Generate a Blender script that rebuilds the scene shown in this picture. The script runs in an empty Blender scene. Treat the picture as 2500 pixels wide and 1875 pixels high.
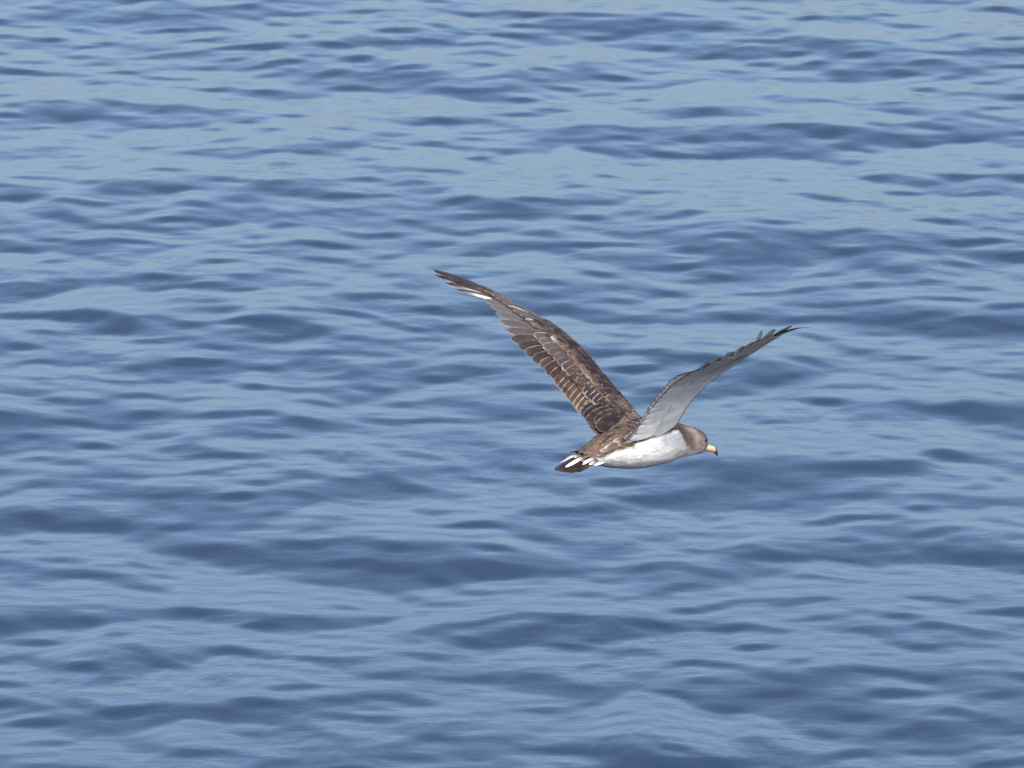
import bpy, bmesh, math, random
import numpy as np
from mathutils import Vector, Matrix
from mathutils.bvhtree import BVHTree

random.seed(7)
rng = np.random.default_rng(11)
scene = bpy.context.scene
col = scene.collection
R = math.radians

# ------------------------------------------------------------------ camera
cam_d = bpy.data.cameras.new('camera')
cam = bpy.data.objects.new('camera', cam_d)
col.objects.link(cam)
cam.location = (0.0, 0.0, 5.42)
cam.rotation_euler = (R(90 - 13.0), 0.0, 0.0)
cam_d.sensor_fit = 'HORIZONTAL'
cam_d.sensor_width = 17.3
cam_d.lens = 150.0
cam_d.clip_start = 0.1
cam_d.clip_end = 20000.0
cam_d.dof.use_dof = True
cam_d.dof.focus_distance = 18.0
cam_d.dof.aperture_fstop = 14.0
scene.camera = cam

# ------------------------------------------------------------------ daylight
SUN_EL, SUN_AZ = 45.0, 157.0        # azimuth clockwise from +Y (the way the camera looks)
world = bpy.data.worlds.new('World')
scene.world = world
world.use_nodes = True
wn = world.node_tree
for n in list(wn.nodes):
    wn.nodes.remove(n)
sky = wn.nodes.new('ShaderNodeTexSky')
sky.sky_type = 'NISHITA'
sky.sun_disc = False
sky.sun_elevation = R(SUN_EL)
sky.sun_rotation = R(SUN_AZ)
sky.air_density = 1.0
sky.dust_density = 10.0
sky.altitude = 1000.0
sky.ozone_density = 2.7
bg = wn.nodes.new('ShaderNodeBackground')
bg.inputs['Strength'].default_value = 0.15
wo = wn.nodes.new('ShaderNodeOutputWorld')
wn.links.new(sky.outputs[0], bg.inputs[0])
wn.links.new(bg.outputs[0], wo.inputs[0])

sun_d = bpy.data.lights.new('sun', 'SUN')
sun_d.energy = 1.4
sun_d.angle = R(2.0)
sun_d.color = (1.0, 0.95, 0.88)
sun = bpy.data.objects.new('sun', sun_d)
col.objects.link(sun)
sdir = Vector((math.sin(R(SUN_AZ)) * math.cos(R(SUN_EL)), math.cos(R(SUN_AZ)) * math.cos(R(SUN_EL)), math.sin(R(SUN_EL))))
sun.rotation_euler = sdir.to_track_quat('Z', 'Y').to_euler()
sun.location = (0, 0, 60)

scene.view_settings.view_transform = 'Standard'
scene.view_settings.look = 'None'
scene.view_settings.exposure = 1.28
scene.view_settings.gamma = 1.0
scene.view_settings.use_curve_mapping = False

# ------------------------------------------------------------------ helpers
def smooth01(x, a, b):
    t = np.clip((np.asarray(x, float) - a) / (b - a), 0, 1)
    return t * t * (3 - 2 * t)

def hermite(xs, ys):
    xs = np.array(xs, float); ys = np.array(ys, float)
    m = np.gradient(ys, xs, axis=0)
    def f(x):
        x = np.asarray(x, float)
        xc = np.clip(x, xs[0], xs[-1])
        i = np.clip(np.searchsorted(xs, xc) - 1, 0, len(xs) - 2)
        h = xs[i + 1] - xs[i]; t = (xc - xs[i]) / h
        e = (lambda a: a[..., None]) if ys.ndim == 2 else (lambda a: a)
        t_, h_ = e(t), e(h)
        y = (ys[i] * (2 * t_**3 - 3 * t_**2 + 1) + m[i] * h_ * (t_**3 - 2 * t_**2 + t_)
             + ys[i + 1] * (3 * t_**2 - 2 * t_**3) + m[i + 1] * h_ * (t_**3 - t_**2))
        lo = np.minimum(x - xs[0], 0); hi = np.maximum(x - xs[-1], 0)
        return y + m[0] * e(lo) + m[-1] * e(hi)
    return f

class NT:
    def __init__(self, name):
        self.m = bpy.data.materials.new(name)
        self.m.use_nodes = True
        self.t = self.m.node_tree
        for n in list(self.t.nodes):
            self.t.nodes.remove(n)
        self.out = self.n('ShaderNodeOutputMaterial')
        self.p = self.n('ShaderNodeBsdfPrincipled')
        self.l(self.p.outputs[0], self.out.inputs[0])
    def n(self, k, **kw):
        x = self.t.nodes.new(k)
        for a, v in kw.items():
            setattr(x, a, v)
        return x
    def l(self, a, b):
        self.t.links.new(a, b)
    def set(self, sock, v):
        if hasattr(v, 'links') or hasattr(v, 'is_linked'):
            self.l(v, sock)
        else:
            sock.default_value = v
    def math(self, op, a, b=0.0, clamp=False):
        x = self.n('ShaderNodeMath', operation=op); x.use_clamp = clamp
        self.set(x.inputs[0], a); self.set(x.inputs[1], b)
        return x.outputs[0]
    def ramp(self, v, a, b, lo=0.0, hi=1.0):
        x = self.n('ShaderNodeMapRange', interpolation_type='SMOOTHSTEP')
        self.set(x.inputs[0], v)
        for i, q in enumerate((a, b, lo, hi)):
            x.inputs[i + 1].default_value = q
        return x.outputs[0]
    def mix(self, f, a, b):
        x = self.n('ShaderNodeMix', data_type='RGBA')
        self.set(x.inputs[0], f); self.set(x.inputs[6], a); self.set(x.inputs[7], b)
        return x.outputs[2]
    def noise(self, vec, scale, detail=3.0, rough=0.55):
        x = self.n('ShaderNodeTexNoise')
        if vec is not None:
            self.l(vec, x.inputs['Vector'])
        x.inputs['Scale'].default_value = scale
        x.inputs['Detail'].default_value = detail
        x.inputs['Roughness'].default_value = rough
        return x.outputs[0]
    def mapping(self, vec, scale=(1, 1, 1), rot=(0, 0, 0)):
        x = self.n('ShaderNodeMapping')
        self.l(vec, x.inputs[0])
        x.inputs['Scale'].default_value = scale
        x.inputs['Rotation'].default_value = rot
        return x.outputs[0]

def C4(r, g, b):
    return (r, g, b, 1.0)

# ------------------------------------------------------------------ materials
def sea_material():
    q = NT('sea_water')
    tc = q.n('ShaderNodeTexCoord').outputs['Object']
    big = q.noise(tc, 0.35, 2.0)
    q.l(q.mix(q.ramp(big, 0.3, 0.7), C4(0.012, 0.0245, 0.046), C4(0.014, 0.0275, 0.050)), q.p.inputs['Base Color'])
    q.p.inputs['Roughness'].default_value = 0.02
    q.p.inputs['IOR'].default_value = 1.333
    # capillary ripples, too fine for the mesh; they come and go in patches
    r1 = q.noise(q.mapping(tc, (0.55, 1.0, 1.0), (0, 0, R(24))), 30.0, 2.0, 0.5)
    r2 = q.noise(q.mapping(tc, (1.0, 0.28, 1.0), (0, 0, R(-32))), 42.0, 2.0, 0.5)
    patch = q.ramp(q.noise(tc, 1.1, 2.0), 0.42, 0.66)
    h = q.math('ADD', q.math('MULTIPLY', r1, 0.0010), q.math('MULTIPLY', q.math('MULTIPLY', r2, patch), 0.0018))
    b = q.n('ShaderNodeBump')
    b.inputs['Strength'].default_value = 1.0
    b.inputs['Distance'].default_value = 1.0
    q.l(h, b.inputs['Height'])
    q.l(b.outputs[0], q.p.inputs['Normal'])
    return q.m

def feather_material(name, dark, light, fringe, white=(0.74, 0.74, 0.73), rough=0.42, spec=0.22, bloom_shade=(0.085, 0.080, 0.081), tipf=1.0, e0=0.70):
    """tone attribute: R shade, G fringe, B white, A grey bloom; UV: x across the vane, y along the shaft"""
    q = NT(name)
    at = q.n('ShaderNodeAttribute', attribute_name='tone')
    sep = q.n('ShaderNodeSeparateColor'); q.l(at.outputs['Color'], sep.inputs[0])
    sh, fr, wh, gr = sep.outputs[0], sep.outputs[1], sep.outputs[2], at.outputs['Alpha']
    uv = q.n('ShaderNodeTexCoord').outputs['UV']
    xyz = q.n('ShaderNodeSeparateXYZ'); q.l(uv, xyz.inputs[0])
    u = q.math('ABSOLUTE', q.math('SUBTRACT', q.math('MULTIPLY', xyz.outputs[0], 2.0), 1.0))
    ob = q.n('ShaderNodeTexCoord').outputs['Object']
    wob = q.noise(ob, 160.0, 2.0)
    barb = q.noise(q.mapping(uv, (3.0, 60.0, 1.0), (0, 0, R(25))), 1.0, 2.0)
    uu = q.math('ADD', u, q.math('MULTIPLY', q.math('SUBTRACT', wob, 0.5), 0.35))
    tt = q.math('ADD', xyz.outputs[1], q.math('MULTIPLY', q.math('SUBTRACT', wob, 0.5), 0.10))
    edge = q.math('MAXIMUM', q.ramp(uu, e0, 0.99), q.math('MULTIPLY', q.ramp(tt, 0.86, 0.99), tipf))
    blot = q.noise(ob, 38.0, 3.0, 0.6)
    var = q.math('ADD', q.math('MULTIPLY', q.math('SUBTRACT', barb, 0.5), 0.5), q.math('MULTIPLY', q.math('SUBTRACT', blot, 0.5), 1.5))
    base = q.mix(q.math('ADD', sh, var, True), C4(*dark), C4(*light))
    wear = q.ramp(q.noise(ob, 75.0, 2.0), 0.30, 0.55)
    base = q.mix(gr, base, C4(*bloom_shade))
    base = q.mix(q.math('MULTIPLY', q.math('MULTIPLY', edge, wear), fr, True), base, C4(*fringe))
    shaft = q.ramp(u, 0.10, 0.0)
    base = q.mix(q.math('MULTIPLY', shaft, 0.45), base, C4(dark[0] * .6, dark[1] * .6, dark[2] * .6))
    base = q.mix(wh, base, C4(*white))
    q.l(base, q.p.inputs['Base Color'])
    q.p.inputs['Roughness'].default_value = rough
    q.p.inputs['Specular IOR Level'].default_value = spec
    b = q.n('ShaderNodeBump'); b.inputs['Strength'].default_value = 0.35; b.inputs['Distance'].default_value = 0.0006
    q.l(barb, b.inputs['Height']); q.l(b.outputs[0], q.p.inputs['Normal'])
    return q.m

def body_material(name, rough=0.75):
    q = NT(name)
    at = q.n('ShaderNodeAttribute', attribute_name='plumage')
    ob = q.n('ShaderNodeTexCoord').outputs['Object']
    n1 = q.noise(q.mapping(ob, (0.35, 1.0, 1.0)), 260.0, 3.0)
    n2 = q.noise(ob, 55.0, 2.0)
    mul = q.math('ADD', q.math('MULTIPLY', n1, 0.28), q.math('MULTIPLY', n2, 0.22))
    mul = q.math('ADD', mul, 0.72)
    v = q.n('ShaderNodeVectorMath', operation='SCALE')
    q.l(at.outputs['Color'], v.inputs[0]); q.l(mul, v.inputs['Scale'])
    q.l(v.outputs[0], q.p.inputs['Base Color'])
    q.p.inputs['Roughness'].default_value = rough
    q.p.inputs['Specular IOR Level'].default_value = 0.15
    b = q.n('ShaderNodeBump'); b.inputs['Strength'].default_value = 0.35; b.inputs['Distance'].default_value = 0.0006
    q.l(n1, b.inputs['Height']); q.l(b.outputs[0], q.p.inputs['Normal'])
    return q.m

def horn_material(name, c1, c2, scale, rough):
    q = NT(name)
    ob = q.n('ShaderNodeTexCoord').outputs['Object']
    q.l(q.mix(q.ramp(q.noise(ob, scale, 3.0), 0.35, 0.65), C4(*c1), C4(*c2)), q.p.inputs['Base Color'])
    q.p.inputs['Roughness'].default_value = rough
    return q.m

BROWN_D, BROWN_L = (0.013, 0.0082, 0.0056), (0.095, 0.061, 0.039)
FRINGE = (0.33, 0.26, 0.21)
M_SEA = sea_material()
M_FLIGHT = feather_material('flight_feather', (0.013, 0.0076, 0.0055), (0.076, 0.048, 0.034), (0.30, 0.235, 0.19), tipf=0.2, e0=0.80)
M_COVERT = feather_material('covert_feather', BROWN_D, BROWN_L, FRINGE)
M_UNDER = feather_material('under_vane', (0.52, 0.52, 0.53), (0.66, 0.66, 0.67), (0.34, 0.33, 0.33), rough=0.6, spec=0.2, bloom_shade=(0.45, 0.45, 0.46))
M_LINING = feather_material('underwing_lining', (0.30, 0.31, 0.32), (0.72, 0.72, 0.72), (0.60, 0.60, 0.60), rough=0.8, spec=0.1, bloom_shade=(0.29, 0.31, 0.34))  # its bluish grey is underwing shade put into the colour
M_BODY = body_material('body_plumage')
M_DOWN = body_material('soft_plumage', 0.85)
M_BILL = horn_material('yellow_bill_horn', (0.44, 0.32, 0.14), (0.52, 0.41, 0.21), 140.0, 0.42)
M_BILLTIP = horn_material('dark_bill_horn', (0.035, 0.030, 0.028), (0.09, 0.075, 0.05), 200.0, 0.4)
M_EYE = horn_material('dark_eye', (0.008, 0.007, 0.006), (0.012, 0.010, 0.008), 50.0, 0.08)

# ------------------------------------------------------------------ the sea
def wave_shape(phi, p, soft):
    """one wave cycle: a long gentle back up to the crest, then a short steep face; soft rounds crest and trough"""
    n = 4096
    t = np.arange(n) / n
    y = np.where(t < p, -1 + 2 * t / p, 1 - 2 * (t - p) / (1 - p))
    f = np.fft.rfft(y)
    f *= np.exp(-(np.arange(len(f)) * soft) ** 2); f[0] = 0
    y = np.fft.irfft(f, n)
    return np.interp((phi / (2 * np.pi)) % 1.0, np.arange(n + 1) / n, np.append(y, y[0]))

def ocean_tile(L, N, bands, seed):
    """random wave field on an L x L tile; returns a list of (wavelength, L, height, dx, dy) per band"""
    g = np.random.default_rng(seed)
    k1 = 2 * np.pi * np.fft.fftfreq(N, L / N)
    kx, ky = np.meshgrid(k1, k1)
    k = np.hypot(kx, ky); k[0, 0] = 1e-9
    th = np.arctan2(ky, kx)
    out = []
    for lam0, lam1, slope, dirn, spread, iso, chop, p, soft in bands:
        slope *= SLOPE
        ph = (g.normal(size=(N, N)) + 1j * g.normal(size=(N, N)))
        kc0, kc1 = 2 * np.pi / lam1, 2 * np.pi / lam0
        lk = np.log(k)
        w = np.exp(-((lk - 0.5 * (np.log(kc0) + np.log(kc1))) / (0.62 * (np.log(kc1) - np.log(kc0)))) ** 2 * 1.2)
        c = np.cos(th - dirn)
        d = np.where(c > 0, iso + (1 - iso) * np.abs(np.cos((th - dirn) * 0.5)) ** (2 * spread), 0.0) * smooth01(c, 0.0, 0.3)
        amp = w * d / k ** 2
        amp[0, 0] = 0
        H = amp * ph
        z = np.fft.ifft2(H)
        h = z.real
        if p:
            h = np.abs(z) * wave_shape(np.angle(z), p, soft)
            h = np.fft.ifft2(np.fft.fft2(h) * np.exp(-(k * lam0 * 0.014) ** 2)).real
        F = np.fft.fft2(h)
        sx = np.fft.ifft2(1j * kx * F).real; sy = np.fft.ifft2(1j * ky * F).real
        F *= slope / np.sqrt((sx ** 2 + sy ** 2).mean())
        h = np.fft.ifft2(F).real
        dx = np.fft.ifft2(1j * kx / k * F).real * chop
        dy = np.fft.ifft2(1j * ky / k * F).real * chop
        out.append((lam0, L, h, dx, dy))
    return out

def graded(lo_far, lo, hi, hi_far, step, grow):
    mid = list(np.arange(lo, hi + step * 0.5, step))
    a, s = [], step; x = mid[-1]
    while x < hi_far:
        s = min(s * grow, 60.0); x += s; a.append(x)
    b, s = [], step; x = mid[0]
    while x > lo_far:
        s = min(s * grow, 60.0); x -= s; b.append(x)
    return np.array(b[::-1] + mid + a)

def bilinear(f, L, X, Y):
    N = f.shape[0]
    u = (X / L * N) % N; v = (Y / L * N) % N
    i = np.floor(u).astype(int); j = np.floor(v).astype(int)
    a = u - i; b = v - j
    i0, i1, j0, j1 = i % N, (i + 1) % N, j % N, (j + 1) % N
    return (f[j0, i0] * (1 - a) + f[j0, i1] * a) * (1 - b) + (f[j1, i0] * (1 - a) + f[j1, i1] * a) * b

SEED = 61
CRESTS = [(-1.37, 24.43, -0.94, 24.13, 0.014, 0.07), (0.13, 19.80, 0.54, 19.58, 0.022, 0.11), (0.76, 22.62, 1.24, 22.38, 0.012, 0.08)]
SLOPE = 0.92
BACK, FACE = 0.042, 0.17
def build_sea():
    xs = graded(-4000, -3.8, 3.8, 4000, 0.0155, 1.05)
    ys = graded(-400, 18.6, 33.0, 6000, 0.0175, 1.045)
    X, Y = np.meshgrid(xs, ys)
    SX = np.gradient(xs)[None, :]; SY = np.gradient(ys)[:, None]
    SP = np.maximum(SX, SY) * np.ones_like(X)
    W = R(-90 - 22)       # the wind blows towards the camera, a little to the left
    tiles = ocean_tile(96.0, 768, [(5.0, 11.0, 0.005, W + 0.2, 5, 0.0, 0.5, 0, 0), (2.2, 4.5, 0.007, W - 0.3, 3, 0.0, 0.5, 0, 0)], 5)
    tiles += ocean_tile(14.0, 1024, [(0.70, 1.6, 0.032, W + 0.15, 1.2, 0.15, 0.3, 0.66, 0.08),
                                     (0.40, 0.80, 0.030, W + 0.85, 1.2, 0.10, 0.3, 0.72, 0.04),
                                     (0.24, 0.50, 0.042, W - 0.75, 1.2, 0.10, 0.3, 0.72, 0.03),
                                     (0.12, 0.26, 0.060, W + 0.25, 0.7, 0.35, 0.3, 0.76, 0.03),
                                     (0.08, 0.14, 0.026, W - 0.2, 0.6, 0.45, 0.3, 0.74, 0.06),
                                     (0.055, 0.08, 0.020, W, 0.8, 0.40, 0.3, 0, 0)], SEED)
    Z = np.zeros_like(X); DX = np.zeros_like(X); DY = np.zeros_like(X)
    def add(lam, L, h, dx, dy):
        w = smooth01(lam / SP, 2.0, 4.5)
        m = w > 0
        Z[m] += w[m] * bilinear(h, L, X[m], Y[m])
        DX[m] += w[m] * bilinear(dx, L, X[m], Y[m])
        DY[m] += w[m] * bilinear(dy, L, X[m], Y[m])
    for t in tiles[:-2]:
        add(*t)
    # a few steeper single crests: ends, height, depth of the face
    for (ax, ay, bx, by, A, l2) in CRESTS:
        L_ = math.hypot(bx - ax, by - ay)
        ux, uy = (bx - ax) / L_, (by - ay) / L_
        u = ((X - ax) * ux + (Y - ay) * uy) / L_
        v = -((Y - ay) * ux - (X - ax) * uy)
        v = v + 0.05 * np.sin(u * 7.0 + A * 300) + 0.10 * (u - 0.5) ** 2
        m = (u > -0.25) & (u < 1.25) & (np.abs(v) < 1.2)
        win = np.sin(np.pi * np.clip((u[m] + 0.25) / 1.5, 0, 1)) ** 2
        vv = v[m]
        prof = np.where(vv < 0, np.exp(vv / (2.6 * l2)), 1 - smooth01(vv, 0, l2 * 1.5) * 1.25) + np.where(vv > 0, 0.25 * (smooth01(vv, l2 * 1.5, l2 * 5)), 0)
        Z[m] += A * win * prof
    # wave shape capped for even bright and dark reflections: no back steeper than BACK, no face steeper than FACE
    Z[:] = np.maximum.accumulate(Z + BACK * Y, axis=0) - BACK * Y
    Z[:] = np.maximum.accumulate((Z - FACE * Y)[::-1], axis=0)[::-1] + FACE * Y
    for t in tiles[-2:]:
        add(*t)
    V = np.stack([X + DX, Y + DY, Z], -1).reshape(-1, 3)
    ny, nx = X.shape
    a = (np.arange(ny - 1)[:, None] * nx + np.arange(nx - 1)[None, :]).ravel()
    F = np.stack([a, a + 1, a + nx + 1, a + nx], -1)
    me = bpy.data.meshes.new('sea')
    me.vertices.add(len(V)); me.vertices.foreach_set('co', V.ravel().astype(np.float32))
    me.loops.add(F.size); me.loops.foreach_set('vertex_index', F.ravel().astype(np.int32))
    me.polygons.add(len(F))
    me.polygons.foreach_set('loop_start', (np.arange(len(F)) * 4).astype(np.int32))
    me.polygons.foreach_set('use_smooth', np.ones(len(F), bool))
    me.update(calc_edges=True)
    me.materials.append(M_SEA)
    o = bpy.data.objects.new('sea', me)
    col.objects.link(o)
    o['kind'] = 'structure'
    o['label'] = 'steel blue open sea with small wind waves'
    print('sea verts', len(V))
    return o
build_sea()

# ------------------------------------------------------------------ the bird
# bird frame: x forward, y to its left, z up; metres
PHI, PITCH = R(48.0), R(1.0)
hx = Vector((math.cos(PHI) * math.cos(PITCH), math.sin(PHI) * math.cos(PITCH), math.sin(PITCH)))
hy = Vector((-math.sin(PHI), math.cos(PHI), 0.0))
hz = hx.cross(hy)
bird = bpy.data.objects.new('seabird', None)
bird.empty_display_size = 0.1
col.objects.link(bird)
mw = Matrix.Rotation(R(-2.5), 4, 'X') @ Matrix((hx, hy, hz)).transposed().to_4x4()   # banked and nose down a little
mw.translation = Vector((0.25733, 17.5113, 1.2513))
bird.matrix_world = mw
bird['label'] = 'brown and white seabird with yellow bill flying low over the blue sea'
bird['category'] = 'seabird'

# wing planform, the same on both sides: span coordinate s, leading edge x, chord
S_T = [0, .05, .1, .15, .2, .25, .3, .35, .4, .45, .5, .55, .585]
LEX = hermite(S_T, [.050, .053, .053, .054, .055, .051, .040, .027, .012, -.002, -.018, -.043, -.065])
CHORD = hermite(S_T, [.150, .150, .150, .148, .143, .138, .125, .108, .092, .078, .064, .042, .012])
# leading edge (y outwards, z up) of the raised wings, and their twist
PY = {1: [.040, .083, .122, .161, .201, .243, .286, .329, .372, .415, .459, .503, .533],
      -1: [.033, .064, .094, .130, .170, .212, .255, .298, .340, .383, .427, .471, .502]}
PZ = {1: [.043, .071, .101, .132, .162, .189, .213, .235, .256, .275, .292, .305, .312],
      -1: [.012, .051, .091, .126, .156, .182, .206, .229, .251, .272, .290, .303, .310]}
TW = {1: [-1.5, -1, -.6, -.6, -.7, -1.8, -4, -5.5, -4.5, -2, -1, -2, -3],
      -1: [.7, .9, 1.6, .3, -1.8, -2.4, -2, -3, -4.6, -6, -7, -7, -7]}

class WingSurface:
    def __init__(self, side):
        self.side = side
        self.py = hermite(S_T, PY[side]); self.pz = hermite(S_T, PZ[side]); self.tw = hermite(S_T, TW[side])
        self.cam = hermite(S_T, [.05] * 13 if side == 1 else [.0, .0, .012, .03, .03, .012, .0, -.01, -.01, -.01, -.01, 0, 0])
    def frame(self, s):
        s = np.asarray(s, float); e = 1e-3
        dy = self.py(s + e) - self.py(s - e); dz = self.pz(s + e) - self.pz(s - e)
        d = np.hypot(dy, dz)
        n = np.stack([np.zeros_like(s), -self.side * dz / d, dy / d], -1)
        return n
    def pt(self, s, x, off=0.0):
        """point of the mid surface at span s and forward position x, lifted by off along the normal"""
        s = np.asarray(s, float); x = np.asarray(x, float)
        n = self.frame(s)
        v = LEX(s) - x
        a = np.radians(self.tw(s))
        P = np.stack([LEX(s) - v * np.cos(a), self.side * self.py(s), self.pz(s)], -1)
        c = np.maximum(CHORD(s), 0.03)
        t = np.clip(v / c, 0, 1.0)
        camber = self.cam(s) * c * 4 * t * (1 - t) * (1 - 0.25 * t)
        return P + n * (-v * np.sin(a) + camber + off)[..., None]
WING = {1: WingSurface(1), -1: WingSurface(-1)}

# torso, neck and head: centre line z, half height, half width along x
TX = [-.165, -.150, -.125, -.09, -.05, 0.0, .04, .075, .10, .125, .150, .172, .190, .200, .205]
TZ = [.004, .004, .004, .004, .003, .001, -.001, -.004, -.007, -.011, -.016, -.020, -.024, -.026, -.028]
TH = [.010, .017, .026, .036, .044, .0485, .0475, .0445, .0395, .0345, .0300, .0265, .0210, .0150, .009]
TWD = [.016, .024, .032, .041, .048, .052, .051, .047, .040, .0325, .0265, .0235, .0190, .0140, .008]
fz, fh, fw = hermite(TX, TZ), hermite(TX, TH), hermite(TX, TWD)

def torso_pt(x, ang, off=0.0):
    x = np.asarray(x, float); ang = np.asarray(ang, float)
    h, w = fh(x) + off, fw(x) + off
    flat = 1 - 0.10 * np.clip(np.cos(ang), 0, 1) ** 2 * smooth01(-x, -.06, .06)
    return np.stack([x, w * np.sin(ang), fz(x) + h * np.cos(ang) * flat], -1)

def loft_body():
    bm = bmesh.new()
    xs = np.concatenate([[-.1655], np.linspace(-.165, .205, 60), [.2055]])
    rings = []
    na = 48
    for i, x in enumerate(xs):
        k = 0.35 if i in (0, len(xs) - 1) else 1.0
        ang = np.linspace(0, 2 * np.pi, na, endpoint=False)
        p = torso_pt(np.full(na, np.clip(x, -.165, .205)), ang)
        c = np.array([x, 0, fz(np.clip(x, -.165, .205))])
        p = c + (p - c) * k; p[:, 0] = x
        rings.append([bm.verts.new(q) for q in p])
    for a, b in zip(rings[:-1], rings[1:]):
        for i in range(na):
            bm.faces.new((a[i], a[(i + 1) % na], b[(i + 1) % na], b[i]))
    bm.faces.new(rings[0][::-1]); bm.faces.new(rings[-1])
    # wing arms: an aerofoil from the shoulder to the hand
    for side in (1, -1):
        ws = WING[side]
        ss = np.linspace(-.03, .45, 70)
        rings = []
        for s in ss:
            frac = np.interp(s, [0, .2, .3, .45], [.74, .66, .62, .52])
            c = float(CHORD(s)) * frac
            T = np.interp(s, [-.03, .0, .05, .12, .22, .32, .45], [.026, .022, .016, .0125, .010, .0075, .005])
            f = np.array([0, .015, .05, .12, .25, .45, .7, 1.0])
            th = T * 2.0 * (0.50 * np.sqrt(f + 0.004) - 0.12 * f - 0.30 * f ** 2) + .0022
            up = ws.pt(np.full(len(f), s), LEX(s) - f * c, th * .55)
            dn = ws.pt(np.full(len(f), s), LEX(s) - f * c, -th * .45)
            rings.append([bm.verts.new(q) for q in list(up) + list(dn[::-1])])
        m = len(rings[0])
        for a, b in zip(rings[:-1], rings[1:]):
            for i in range(m):
                bm.faces.new((a[i], a[(i + 1) % m], b[(i + 1) % m], b[i]))
        bm.faces.new(rings[0][::-1]); bm.faces.new(rings[-1])
    bmesh.ops.recalc_face_normals(bm, faces=bm.faces)
    me = bpy.data.meshes.new('body_source'); bm.to_mesh(me); bm.free()
    o = bpy.data.objects.new('body_source', me); col.objects.link(o)
    r = o.modifiers.new('r', 'REMESH'); r.mode = 'VOXEL'; r.voxel_size = 0.0021; r.use_smooth_shade = True
    s = o.modifiers.new('s', 'SMOOTH'); s.factor = 0.5; s.iterations = 4
    dg = bpy.context.evaluated_depsgraph_get()
    me2 = bpy.data.meshes.new_from_object(o.evaluated_get(dg))
    bpy.data.objects.remove(o); bpy.data.meshes.remove(me)
    me2.name = 'body'
    return me2

def vnoise(P, scale, seed=0):
    """cheap smooth value noise"""
    g = np.random.default_rng(seed); T = g.random((32, 32, 32))
    q = P * scale + 100.0
    i = np.floor(q).astype(int); f = q - i; f = f * f * (3 - 2 * f)
    r = 0
    for a in (0, 1):
        for b in (0, 1):
            for c in (0, 1):
                w = (f[:, 0] if a else 1 - f[:, 0]) * (f[:, 1] if b else 1 - f[:, 1]) * (f[:, 2] if c else 1 - f[:, 2])
                r = r + w * T[(i[:, 0] + a) % 32, (i[:, 1] + b) % 32, (i[:, 2] + c) % 32]
    return r

BR = np.array([.075, .053, .040]); WHT = np.array([.60, .615, .60]); HEAD = np.array([.23, .190, .160]); GREY = np.array([.36, .36, .36])
def lerp(a, b, t):
    return a * (1 - t[:, None]) + b * t[:, None]

def plumage(P):
    x, y, z = P[:, 0], P[:, 1], P[:, 2]
    n1 = vnoise(P * np.array([.45, 1, 1]), 150, 1) - .5
    n2 = vnoise(P, 45, 2) - .5
    ay = np.abs(y)
    # side line between the brown back and the white underside
    zb = np.interp(x, [-.20, -.15, -.12, -.07, -.02, .03, .08, .12, .21], [-.004, .002, .006, .012, .022, .026, .018, -.02, -.06])
    zz = z + n1 * .010 + n2 * .008
    white = smooth01(zb - zz, -.005, .006)
    soft = 1 - .13 * smooth01(vnoise(P * np.array([.4, 1, 1]), 70, 8) + n1 * .5, .45, .85)
    c = lerp(np.repeat(BR[None], len(P), 0), WHT[None] * soft[:, None], white)
    # head and neck: grey-brown, paler on throat and fore-neck
    xb = .110 + .6 * np.clip(-z - .010, 0, .05)
    n3 = vnoise(P * np.array([1.0, .5, .35]), 190, 5) - .5
    hd = smooth01(x + n3 * .050 + n2 * .014, xb - .046, xb + .052)
    thr = smooth01(-(z + n1 * .014 - fz(np.clip(x, -.16, .2))) / np.maximum(fh(np.clip(x, -.16, .2)), .01), .05, .95)
    dark = smooth01(x, .15, .19) * smooth01(z, -.050, -.022)
    hc = lerp(np.repeat(HEAD[None], len(P), 0) * np.ones((len(P), 1)), HEAD * .62, dark)
    hc = hc * (1 + n1[:, None] * .5)
    hc = lerp(hc, np.array([.50, .49, .48]), thr * .9)
    c = lerp(np.sqrt(c), np.sqrt(hc), hd) ** 2
    # wings: brown above, white below with a dark leading edge
    wm = smooth01(ay, .052, .062) * (x < .11)
    top = np.zeros(len(P)); led = np.zeros(len(P)); sp = np.zeros(len(P))
    for side in (1, -1):
        m = (y * side > .045)
        if not m.any():
            continue
        sd = np.linspace(-.03, .47, 260)
        yz = np.stack([side * WING[side].py(sd), WING[side].pz(sd)], -1)
        q = P[m][:, 1:]
        idx = np.empty(len(q), int)
        for a in range(0, len(q), 20000):
            idx[a:a + 20000] = ((q[a:a + 20000, None, :] - yz[None]) ** 2).sum(-1).argmin(1)
        s = sd[idx]
        mid = WING[side].pt(s, P[m][:, 0])
        hgt = ((P[m] - mid) * WING[side].frame(s)).sum(-1)
        top[m] = smooth01(hgt, -.0012, .0004)
        v = LEX(s) - P[m][:, 0]
        led[m] = smooth01(v + n1[m] * .006, .013, .003)
        sp[m] = s
    mott = smooth01(n1 + n2 * .6, .12, .34)
    und = lerp(np.repeat(WHT[None] * .97, len(P), 0), GREY, mott * .35)
    und = lerp(und, np.array([.22, .20, .19]), led)
    und = lerp(und, np.array([.27, .27, .28]), smooth01(sp, .20, .38) * .8)  # outer underwing greyed, shade put into the colour
    upc = BR[None] * (.75 + n1[:, None] * .9)
    wc = lerp(und, np.clip(upc, .02, 1), top)
    c = lerp(c, wc, wm)
    return np.clip(c, .01, .85)

def add_color(me, name, rgb):
    a = me.color_attributes.new(name, 'FLOAT_COLOR', 'POINT')
    if rgb.shape[1] == 3:
        rgb = np.concatenate([rgb, np.ones((len(rgb), 1))], 1)
    a.data.foreach_set('color', rgb.astype(np.float32).ravel())

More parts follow.
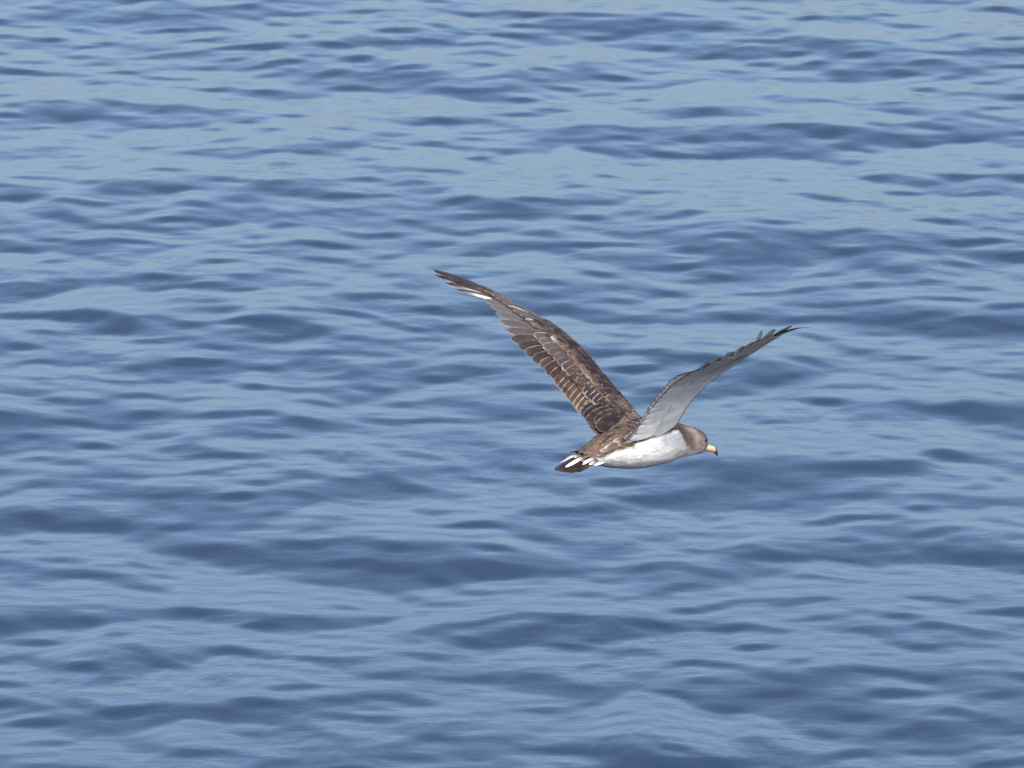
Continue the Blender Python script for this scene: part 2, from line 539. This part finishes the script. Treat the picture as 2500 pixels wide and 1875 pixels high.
def child(name, me, parent):
    o = bpy.data.objects.new(name, me)
    col.objects.link(o)
    o.parent = parent
    return o

body_me = loft_body()
co = np.empty(len(body_me.vertices) * 3, np.float32); body_me.vertices.foreach_get('co', co)
_P = co.reshape(-1, 3).astype(float)
_N = np.empty(len(body_me.vertices) * 3, np.float32); body_me.vertices.foreach_get('normal', _N); _N = _N.reshape(-1, 3).astype(float)
_tuft = (vnoise(_P * np.array([.35, 1, 1]), 95, 21) - .5) * .0015 + (vnoise(_P * np.array([.35, 1, 1]), 210, 22) - .5) * .0007
_tuft *= smooth01(.030 - _P[:, 2], 0, .03) * (np.abs(_P[:, 1]) < .058) * smooth01(.19 - _P[:, 0], 0, .03)
_P += _N * _tuft[:, None]        # soft tufts in the underparts and neck
body_me.vertices.foreach_set('co', _P.astype(np.float32).ravel())
body_me.update()
add_color(body_me, 'plumage', plumage(_P))
body_me.materials.clear(); body_me.materials.append(M_BODY)
body_me.polygons.foreach_set('use_smooth', np.ones(len(body_me.polygons), bool))
body = child('body', body_me, bird)
print('body verts', len(body_me.vertices))
_v = [v.co.copy() for v in body_me.vertices]
BVH = BVHTree.FromPolygons(_v, [tuple(p.vertices) for p in body_me.polygons])

def lift(P, N, eps):
    """raise points that would be buried in the body to eps above it"""
    out = P.copy()
    for i in range(len(P)):
        n = Vector(N[i]); p = Vector(P[i])
        hit = BVH.ray_cast(p + n * .03, -n, .06)
        if hit[0] is not None:
            d = (hit[0] + n * eps[i] - p).dot(n)
            if d > 0:
                out[i] = P[i] + np.array(n) * d
    return out

NA, NB = 4, 6
_U = np.linspace(-1, 1, NA + 1); _T = np.array([0, .22, .45, .66, .83, .94, 1.0])
def vane_width(t, tipr):
    w = np.minimum(1, .45 + .55 * smooth01(t, 0, .35))
    q = np.clip((t - (1 - tipr)) / tipr, 0, 1)
    return w * np.sqrt(np.maximum(1 - q ** 2, 0.012))

def feather_mesh(name, grid, nrm, tone, mats, thick):
    """grid (NB+1, NA+1, 3): a thin two-sided vane"""
    nb, na = grid.shape[0] - 1, grid.shape[1] - 1
    top = grid.reshape(-1, 3)
    n = nrm.reshape(-1, 3)
    V = top; faces = []; idx = lambda i, j: i * (na + 1) + j
    for i in range(nb):
        for j in range(na):
            faces.append((idx(i, j), idx(i, j + 1), idx(i + 1, j + 1), idx(i + 1, j)))
    mi = [0] * len(faces)
    nu = len(top)
    if thick > 0:
        V = np.concatenate([top, top - n * thick])
        for f in list(faces):
            faces.append(tuple(nu + q for q in f[::-1]))
        mi += [1] * (len(faces) // 2)
    me = bpy.data.meshes.new(name)
    me.from_pydata([tuple(v) for v in V], [], faces)
    uvl = me.uv_layers.new(name='UVMap')
    uu = np.tile((_U + 1) / 2, nb + 1); tt = np.repeat(_T, na + 1)
    li = np.empty(len(me.loops), np.int32); me.loops.foreach_get('vertex_index', li)
    li = li % nu
    uvl.data.foreach_set('uv', np.stack([uu[li], tt[li]], -1).astype(np.float32).ravel())
    tone = np.asarray(tone, float)
    if tone.ndim == 1:
        tone = np.repeat(tone[None], nu, 0)
    add_color(me, 'tone', np.concatenate([tone] * (len(V) // nu)))
    for m in mats:
        me.materials.append(m)
    me.polygons.foreach_set('material_index', np.array(mi, np.int32))
    me.polygons.foreach_set('use_smooth', np.ones(len(faces), bool))
    me.update()
    return me

def wing_feather(name, side, base, tip, width, tone, lay0, lay1, tilt=.05, bow=0.0, tipr=.25, under=False, mats=(None,), thick=0.0, rise=0.0, hug=True, seedj=0.0, arch=.10):
    """a vane laid on the wing surface from base to tip, both (span, forward)"""
    ws = WING[side]
    b = np.array(base, float); t_ = np.array(tip, float)
    d = t_ - b; L = np.hypot(*d); d /= L
    p = np.array([-d[1], d[0]])
    if p[0] < 0:
        p = -p                      # u = +1 is the outer vane
    g = np.zeros((NB + 1, NA + 1, 3)); nn = np.zeros_like(g)
    w = width * vane_width(_T, tipr)
    for i, t in enumerate(_T):
        c = b + d * (L * t) + p * (bow * L * 4 * t * (1 - t))
        q = c[None] + p[None] * (_U * w[i])[:, None]
        lay = lay0 + (lay1 - lay0) * t + rise * max(t - .5, 0) ** 2 * 4
        off = lay + tilt * _U * w[i] - arch * w[i] * _U ** 2
        sgn = -1.0 if under else 1.0
        g[i] = ws.pt(q[:, 0], q[:, 1], sgn * off)
        nn[i] = ws.frame(q[:, 0]) * sgn
    if hug:
        eps = np.repeat(lay0 + (lay1 - lay0) * _T, NA + 1) * .35 + .0006
        g = lift(g.reshape(-1, 3), nn.reshape(-1, 3), eps).reshape(g.shape)
    flip = (side == 1) != under
    if flip:
        pass
    me = feather_mesh(name, g if True else g, nn, tone, mats, thick)
    return child(name, me, bird)

def J(a):
    return random.uniform(-a, a)

def build_wing(side):
    k = 1.0 if side == 1 else 1.045
    sx = lambda s: s if s < .3 else .3 + (s - .3) * (1 + (k - 1) * 2)
    FM = (M_FLIGHT, M_UNDER)
    # primaries, inner to outer: base, tip, half width, tone
    pr = [((.232, .020), (.292, -.094), .0125, (.35, .6, 0, .35)),
          ((.246, .021), (.318, -.086), .0125, (.30, .5, 0, .55)),
          ((.260, .021), (.346, -.075), .0125, (.25, .4, 0, .70)),
          ((.274, .020), (.374, -.066), .0120, (.25, .4, 0, .75)),
          ((.288, .018), (.402, -.058), .0115, (.25, .3, 0, .75)),
          ((.302, .015), (.462, -.080), .0105, (.40, .2, 0, .0)),
          ((.316, .012), (.494, -.084), .0110, (.22, .2, 0, .0)),
          ((.330, .008), (.532, -.076), .0115, (.12, .1, 0, .0)),
          ((.344, .004), (.549, -.066), .0112, (.10, .1, 0, .0)),
          ((.358, .000), (.561, -.055), .0112, (.12, .1, 0, .0))]
    for i, (b, t, w, tone) in enumerate(pr):
        tn = np.repeat(np.array([tone], float), (NB + 1) * (NA + 1), 0)
        if i in (5, 6):               # pale inner webs towards the base of the outer primaries
            u = np.tile(_U, NB + 1); tt = np.repeat(_T, NA + 1)
            tn[:, 2] = smooth01(-u, .05, .4) * smooth01(tt, .92, .55) * (1.0 if i == 5 else .6)
        rise = 0.0
        tip = (sx(t[0]) + J(.002), t[1] + J(.002) + (.010 if (side == -1 and i < 5) else 0))
        if side == -1 and i > 4:
            tn[:, 0] = .9; tn[:, 3] = .5
        if side == -1 and i == 5:
            rise, tip = .003, (sx(.466), -.090)
        if side == -1 and i == 7:
            rise = .004
        wing_feather('primary_feather', side, (sx(b[0]), b[1]), tip, w * (1.25 if (side == -1 and i < 5) else (.6 if (side == -1 and i == 5) else 1)), tn, .0014, .0030 - .0001 * i, tilt=.10, bow=.05 if i > 4 else .02,
                     tipr=(.45 if i > 4 else (.22 if side == 1 else .12)), mats=FM, thick=.0005, rise=rise, hug=False)
    # secondaries, outer to inner
    n = 20
    for i in range(n):
        f = i / (n - 1)
        s0 = .226 - .216 * f
        x0 = .006 - .006 * f
        lean = np.interp(f, [0, .15, .35, .7, 1], [.036, .008, -.026, -.042, -.026])
        xt = np.interp(f, [0, .06, .12, .2, .3, .6, .85, .93, 1], [-.104, -.108, -.100, -.096, -.093, -.097, -.099, -.104, -.112])
        ragged = .0035 if i < 5 else .0012
        tone = np.array([np.interp(f, [0, .12, .25, .6, 1], [.12, .18, .30, .55, .35]) + J(.14), random.uniform(.3, 1.0), 0, .0 if i > 2 else .1])
        wing_feather('secondary_feather', side, (s0, x0), (s0 + lean * (1 if side == 1 else .25) + J(.001), xt + J(ragged) + (.012 * float(smooth01(f, .35, .7)) if side == -1 else 0)), .0125 if (i < 5 and side == 1) else .0165, tone, .0014, .0034,
                     tilt=.15 if side == 1 else .03, bow=.05, tipr=.20 if (i < 5 and side == 1) else .10, mats=FM, thick=.0005, hug=False)
    # tertials and long inner feathers beside the body
    for i in range(5):
        s0 = .052 - .012 * i
        wing_feather('tertial_feather', side, (s0, -.012), (s0 - .022 + J(.003), -.098 - .006 * (i % 3) + J(.004) + (.016 if side == -1 else 0)), .0165,
                     np.array([random.uniform(.02, .18), .45, 0, 0]), .0042 + .0008 * i, .0056 + .0008 * i, tilt=.08, bow=.04, tipr=.28, mats=FM, thick=.0005)
    CM = (M_COVERT,)
    # greater coverts
    n = 19
    for i in range(n):
        f = i / (n - 1)
        s0 = .232 - .205 * f
        lean = np.interp(f, [0, .2, .6, 1], [.022, .000, -.026, -.020])
        grey = np.interp(f, [0, .1, .2, .3, .6, 1], [.40, .38, .30, .20, .10, 0])
        shade = np.interp(f, [0, .2, .5, 1], [.40, .28, .12, .05]) + J(.10)
        wing_feather('greater_covert', side, (s0, .022), (s0 + lean, -.052 + J(.003)), .0118, np.array([shade, random.uniform(.2, .8), 0, grey]),
                     .0034, .0056, tilt=.12, bow=.03, tipr=.30, mats=CM)
    # primary coverts
    for i in range(9):
        f = i / 8
        s0 = .240 + .110 * f
        white = .7 if i in (1, 4) else 0.0
        tn = np.repeat(np.array([[.35 + J(.15), .3, 0, .45 * (1 - f)]]), (NB + 1) * (NA + 1), 0)
        if white:
            tt = np.repeat(_T, NA + 1); u = np.tile(_U, NB + 1)
            tn[:, 2] = white * smooth01(tt, .3, .55) * smooth01(u, .45, .8)
        wing_feather('primary_covert', side, (s0, .030 - .016 * f), (s0 + .048 + .030 * f, -.026 - .004 * f + J(.003)), .0095, tn,
                     .0034, .0050, tilt=.12, bow=.03, tipr=.30, mats=CM)
    # median coverts, warmer and paler
    n = 18
    for i in range(n):
        f = i / (n - 1)
        s0 = .238 - .215 * f
        tn = np.array([random.uniform(.45, .95) if f < .5 else random.uniform(.1, .6), random.random() ** 2 * .8, 0, 0])
        tnn = np.repeat(tn[None], (NB + 1) * (NA + 1), 0)
        if i in (1, 9):  # glossy highlights painted as pale tips
            tt = np.repeat(_T, NA + 1); tnn[:, 2] = .22 * smooth01(tt, .7, .95)
        wing_feather('median_covert', side, (s0, .036), (s0 + np.interp(f, [0, .3, 1], [.012, -.004, -.010]) + J(.003), -.014 + J(.004)), .0108, tnn,
                     .0048, .0072, tilt=.10, tipr=.42, mats=CM)
    # lesser coverts, three rows of small scales up to the leading edge
    for r_ in range(4):
        n = 22
        for i in range(n):
            f = (i + .5 * (r_ % 2)) / n
            s0 = .290 - .272 * f
            x1 = np.interp(s0, [0, .2, .29], [.006, .004, -.006]) + .0125 * r_
            ln = .026 - .003 * r_
            x0 = min(x1 + ln, float(LEX(s0)) - .0015)
            root = smooth01(np.array([.09 - s0]), 0, .06)[0]
            tone = np.array([random.random() ** 1.5 * .55 + .35 * root, random.random() ** 2 * .6 + .4 * root * random.random(), 0, 0])
            wing_feather('lesser_covert', side, (s0, x0), (s0 + np.interp(f, [0, .3, 1], [.008, -.003, -.005]) + J(.003), x1 + J(.003)), .0088 + J(.001), tone,
                         .0052 + .0006 * r_, .0078 + .0005 * r_, tilt=.06, tipr=.5, mats=CM)
    # alula on the wrist
    for i in range(3):
        wing_feather('alula_feather', side, (.252 + .006 * i, .040 - .004 * i), (.318 + .008 * i, .016 - .008 * i), .006, np.array([.25, .3, 0, 0]),
                     .0055, .0055, tilt=.05, tipr=.4, mats=CM)
    for i in range(9):
        f = i / 8
        s0 = .265 + .15 * f
        wing_feather('hand_covert', side, (s0, float(LEX(s0)) - .002), (s0 + .042, float(LEX(s0 + .042)) - .013), .0072, np.array([.2 + .5 * (1 - f) * random.random(), .35, 0, .1]),
                     .0036, .0050, tilt=.04, tipr=.4, mats=CM)
    # underwing: white coverts in two rows, bluish shade painted in outwards
    LM = (M_LINING,)
    for row, (x0, x1, w, n) in enumerate(((.010, -.088, .014, 18), (.034, -.022, .012, 18))):
        for i in range(n):
            f = i / (n - 1)
            s0 = .30 - .258 * f
            dx = np.interp(s0, [0, .22, .30], [0, 0, -.012])
            grey = random.uniform(0, .5)
            wing_feather('underwing_covert', side, (s0, x0 + dx), (s0 + np.interp(f, [0, .3, 1], [.030, -.002, -.012]) + J(.003), x1 + (.012 if side == 1 else .002) + .016 * max(s0 - .2, 0) / .1 + J(.003)), w,
                         np.array([random.uniform(.45, .85), .5, .35 * (1 - float(smooth01(s0, .04, .12))), grey * .30 + .9 * float(smooth01(s0, .06, .28))]), .0018 + .0016 * row, .0034 + .0014 * row, tilt=-.06, tipr=.35, under=True, mats=LM)

build_wing(1)
build_wing(-1)

# feathers of the back, rump and tail
def body_feather(name, x0, a0, length, width, tone, e0, e1, yaw=0.0, tipr=.45, mats=(M_COVERT,)):
    g = np.zeros((NB + 1, NA + 1, 3)); nn = np.zeros_like(g)
    w = width * vane_width(_T, tipr)
    for i, t in enumerate(_T):
        for j, u in enumerate(_U):
            x = x0 - length * t
            rad = max(float(fw(np.clip(x, -.15, .2))), .015)
            a = a0 + (u * w[i] + yaw * length * t) / rad
            p = Vector(torso_pt(np.clip(x, -.160, .2), a)); p.x = x
            c = Vector((x, 0, float(fz(np.clip(x, -.16, .2)))))
            n = (p - c); n.x = 0.0; n.normalize()
            hit = BVH.ray_cast(c + n * .12, -n, .15)
            q = hit[0] if hit[0] is not None else p
            if (q - p).length > .03:
                q = p
            g[i, j] = q + n * (e0 + (e1 - e0) * t - .08 * w[i] * u * u)
            nn[i, j] = n
    return child(name, feather_mesh(name, g, nn, tone, mats, 0.0), bird)

rows = 13
for r_ in range(rows):
    x0 = .085 - .019 * r_
    na = 11 if r_ < 9 else 10
    lim = np.interp(x0, [-.16, -.10, -.06, -.03, .05, .1], [1.05, 1.30, 1.20, .75, .7, .7])
    for i in range(na):
        a = lim * (2 * (i + .5 * (r_ % 2)) / (na - .5) - 1)
        ln = np.interp(x0, [-.16, -.1, 0, .1], [.040, .034, .030, .022]) + J(.003)
        tone = np.array([random.uniform(.55, 1.4), random.uniform(.3, 1.0), 0, 0])
        tn = np.repeat(tone[None], (NB + 1) * (NA + 1), 0)
        if abs(a) > .75 and x0 < -.06:
            tn[:, 2] = smooth01(np.repeat(_T, NA + 1), .5, 1.0) * smooth01(np.abs(np.tile(_U, NB + 1)), .1, .8) * .8 * random.random()
        rump = float(smooth01(-x0, .02, .08))
        body_feather('back_feather', x0 + J(.004), a + J(.06), ln * (1 + .35 * rump), np.interp(x0, [-.16, -.08, 0, .1], [.0042, .0054, .0078, .0085]) + J(.001), tn, .0012, .0042, yaw=J(.15), tipr=.45 + .25 * rump)

# tail: twelve rectrices in a gentle arch, then long pale tipped upper tail coverts
TAIL_ROLL = R(12.0)
def tail_feather(name, f, x0, length, width, tone, mats, zoff, spread, tipr=.3, thick=.0006):
    """f from -1 (right) to 1 (left)"""
    g = np.zeros((NB + 1, NA + 1, 3)); nn = np.zeros_like(g)
    w = width * vane_width(_T, tipr)
    for i, t in enumerate(_T):
        for j, u in enumerate(_U):
            yy = f * (.016 + spread * t) + u * w[i]
            zz = -9.0 * yy * yy * (1.0 + .3 * t) + zoff + .0016 * (1 - abs(f)) * 2 - .06 * abs(u) * w[i]
            xx = x0 - length * t
            c, s_ = math.cos(TAIL_ROLL), math.sin(TAIL_ROLL)
            yr = yy * c - zz * s_; zr = yy * s_ + zz * c
            g[i, j] = (xx, yr, zr + .004 - .018 * smooth01(-xx, .14, .26))
            nn[i, j] = (0, -s_, c)
    return child(name, feather_mesh(name, g, nn, tone, mats, thick), bird)

for i in range(12):
    f = -1 + 2 * i / 11
    tail_feather('tail_feather', f, -.125, .132 - .040 * f * f + J(.002), .0080, np.array([random.uniform(.0, .16), .10, 0, 0]), (M_FLIGHT, M_FLIGHT), .0010 - .0006 * abs(f) * 2, .004)
uc = [(-.98, -.112, .068, .0036, .45), (-.76, -.122, .072, .0034, .85), (-.50, -.128, .064, .0055, .10), (.10, -.128, .070, .0040, .40), (.80, -.120, .080, .0028, .85),
      (.45, -.130, .098, .0030, .90), (-.28, -.140, .094, .0044, 1.0), (-.15, -.118, .055, .0065, .0), (.30, -.115, .055, .007, .0), (.60, -.112, .050, .007, .1), (0, -.110, .052, .008, .0), (-.45, -.110, .050, .007, .0)]
for i, (f, x0, ln, w, wh) in enumerate(uc):
    tt = np.repeat(_T, NA + 1)
    tn = np.repeat(np.array([[random.uniform(.3, .7), .7, 0, 0]]), len(tt), 0)
    tn[:, 2] = wh * .8 * smooth01(tt, .30, .75) if wh > .8 else wh * smooth01(tt, .65, .95)
    tail_feather('tail_covert', f, x0, ln, w, tn, (M_COVERT, M_LINING), .0040 + .0006 * i % .003, .010, tipr=.35, thick=.0006)
for i in range(7):
    f = -1 + 2 * i / 6
    tail_feather('undertail_covert', f * .9, -.105, .075 - .015 * abs(f), .009, np.array([.8, .3, .6, 0]), (M_LINING, M_LINING), -.0045, .006, tipr=.4)

# bill: hooked, yellow, dark at the tip, a nostril tube on top
def bill_section(t):
    x = .193 + .050 * t
    z = -.0350 - .0165 * t - .004 * max(t - .8, 0) * 5 * .4
    return x, z
def lofted(name, secs, mat, parent, cap=True):
    """secs: (x, z, half width, up, down)"""
    bm = bmesh.new(); rings = []; n = 14
    for (x, z, w, up, dn) in secs:
        ring = []
        for k in range(n):
            a = 2 * math.pi * k / n
            cz = math.cos(a)
            ring.append(bm.verts.new((x, w * math.sin(a), z + (up if cz > 0 else dn) * cz)))
        rings.append(ring)
    for a, b in zip(rings[:-1], rings[1:]):
        for k in range(n):
            bm.faces.new((a[k], a[(k + 1) % n], b[(k + 1) % n], b[k]))
    bm.faces.new(rings[0][::-1]); bm.faces.new(rings[-1])
    bmesh.ops.recalc_face_normals(bm, faces=bm.faces)
    for f in bm.faces:
        f.smooth = True
    me = bpy.data.meshes.new(name); bm.to_mesh(me); bm.free()
    me.materials.append(mat)
    return child(name, me, parent)

secs = []
for t in np.linspace(-.16, .80, 9):
    x, z = bill_section(t)
    secs.append((x, z, np.interp(t, [-.16, 0, .4, .8], [.0100, .0092, .0070, .0054]), np.interp(t, [-.16, 0, .4, .8], [.0100, .0095, .0074, .0066]), np.interp(t, [-.16, 0, .4, .8], [.0100, .0092, .0074, .0064])))
bill = lofted('bill', secs, M_BILL, bird)
bill['label'] = 'yellow hooked bill with dark tip'
tip = []
for t in np.linspace(.76, 1.02, 7):
    x, z = bill_section(t)
    e = (t - .76) / .26
    tip.append((x, z - .0045 * e ** 2, np.interp(e, [0, .5, 1], [.0057, .0050, .0014]), np.interp(e, [0, .3, .7, 1], [.0070, .0076, .0056, .0014]), np.interp(e, [0, .4, .8, 1], [.0067, .0068, .0078, .0048])))
lofted('bill_hook', tip, M_BILLTIP, bill)
tube = []
for t in np.linspace(.02, .34, 5):
    x, z = bill_section(t)
    tube.append((x, z + np.interp(t, [.02, .34], [.0076, .0066]), .0036, .0026, .003))
lofted('nostril_tube', tube, M_BILL, bill)

for side in (1, -1):
    bm = bmesh.new()
    bmesh.ops.create_uvsphere(bm, u_segments=16, v_segments=10, radius=.0050)
    hit = BVH.ray_cast(Vector((.181, side * .08, -.0175)), Vector((0, -side, 0)), .1)
    c = hit[0] + Vector((0, -side * .0022, 0))
    bmesh.ops.translate(bm, verts=bm.verts, vec=c)
    for f in bm.faces:
        f.smooth = True
    me = bpy.data.meshes.new('eye'); bm.to_mesh(me); bm.free(); me.materials.append(M_EYE)
    child('eye', me, bird)

# soft plumage: short barbs all over head and underparts that break the outline
def soft_plumage():
    V, F, Cc = [], [], []
    n = len(body_me.polygons)
    ctr = np.empty(n * 3, np.float32); body_me.polygons.foreach_get('center', ctr); ctr = ctr.reshape(-1, 3).astype(float)
    nor = np.empty(n * 3, np.float32); body_me.polygons.foreach_get('normal', nor); nor = nor.reshape(-1, 3).astype(float)
    ok = (np.abs(ctr[:, 1]) < .056) & (ctr[:, 0] < .196) & ((ctr[:, 2] < .015) | (ctr[:, 0] > .085))
    ids = np.where(ok)[0]
    ids = rng.choice(ids, min(15000, len(ids)), replace=False)
    colr = plumage(ctr[ids])
    for k, i in enumerate(ids):
        p, m = ctr[i], nor[i]
        ln = rng.uniform(.006, .013) * (0.5 if p[0] > .16 else 1.0)
        wd = rng.uniform(.0006, .0013)
        d = np.array([-1.0, 0, -.25 if p[0] > .09 else -.05]) + rng.normal(0, .16, 3)
        d -= m * (d @ m); d /= np.linalg.norm(d) + 1e-9
        s = np.cross(m, d)
        b = len(V)
        V += [p - s * wd * .6 + m * .0002, p + s * wd * .6 + m * .0002, p + d * ln * .55 + s * wd + m * .0005, p + d * ln * .55 - s * wd + m * .0005, p + d * ln + m * rng.uniform(.0003, .0012)]
        F += [(b, b + 1, b + 2, b + 3), (b + 3, b + 2, b + 4)]
        c = np.clip(colr[k] * (rng.uniform(.9, 1.1) if p[0] > .13 else rng.uniform(.8, 1.15)), 0, .78)
        Cc += [c] * 5
    me = bpy.data.meshes.new('soft_plumage')
    me.from_pydata([tuple(v) for v in V], [], F)
    add_color(me, 'plumage', np.array(Cc))
    me.materials.append(M_DOWN)
    me.polygons.foreach_set('use_smooth', np.ones(len(F), bool))
    o = child('soft_plumage', me, bird)
    o['kind'] = 'stuff'
soft_plumage()
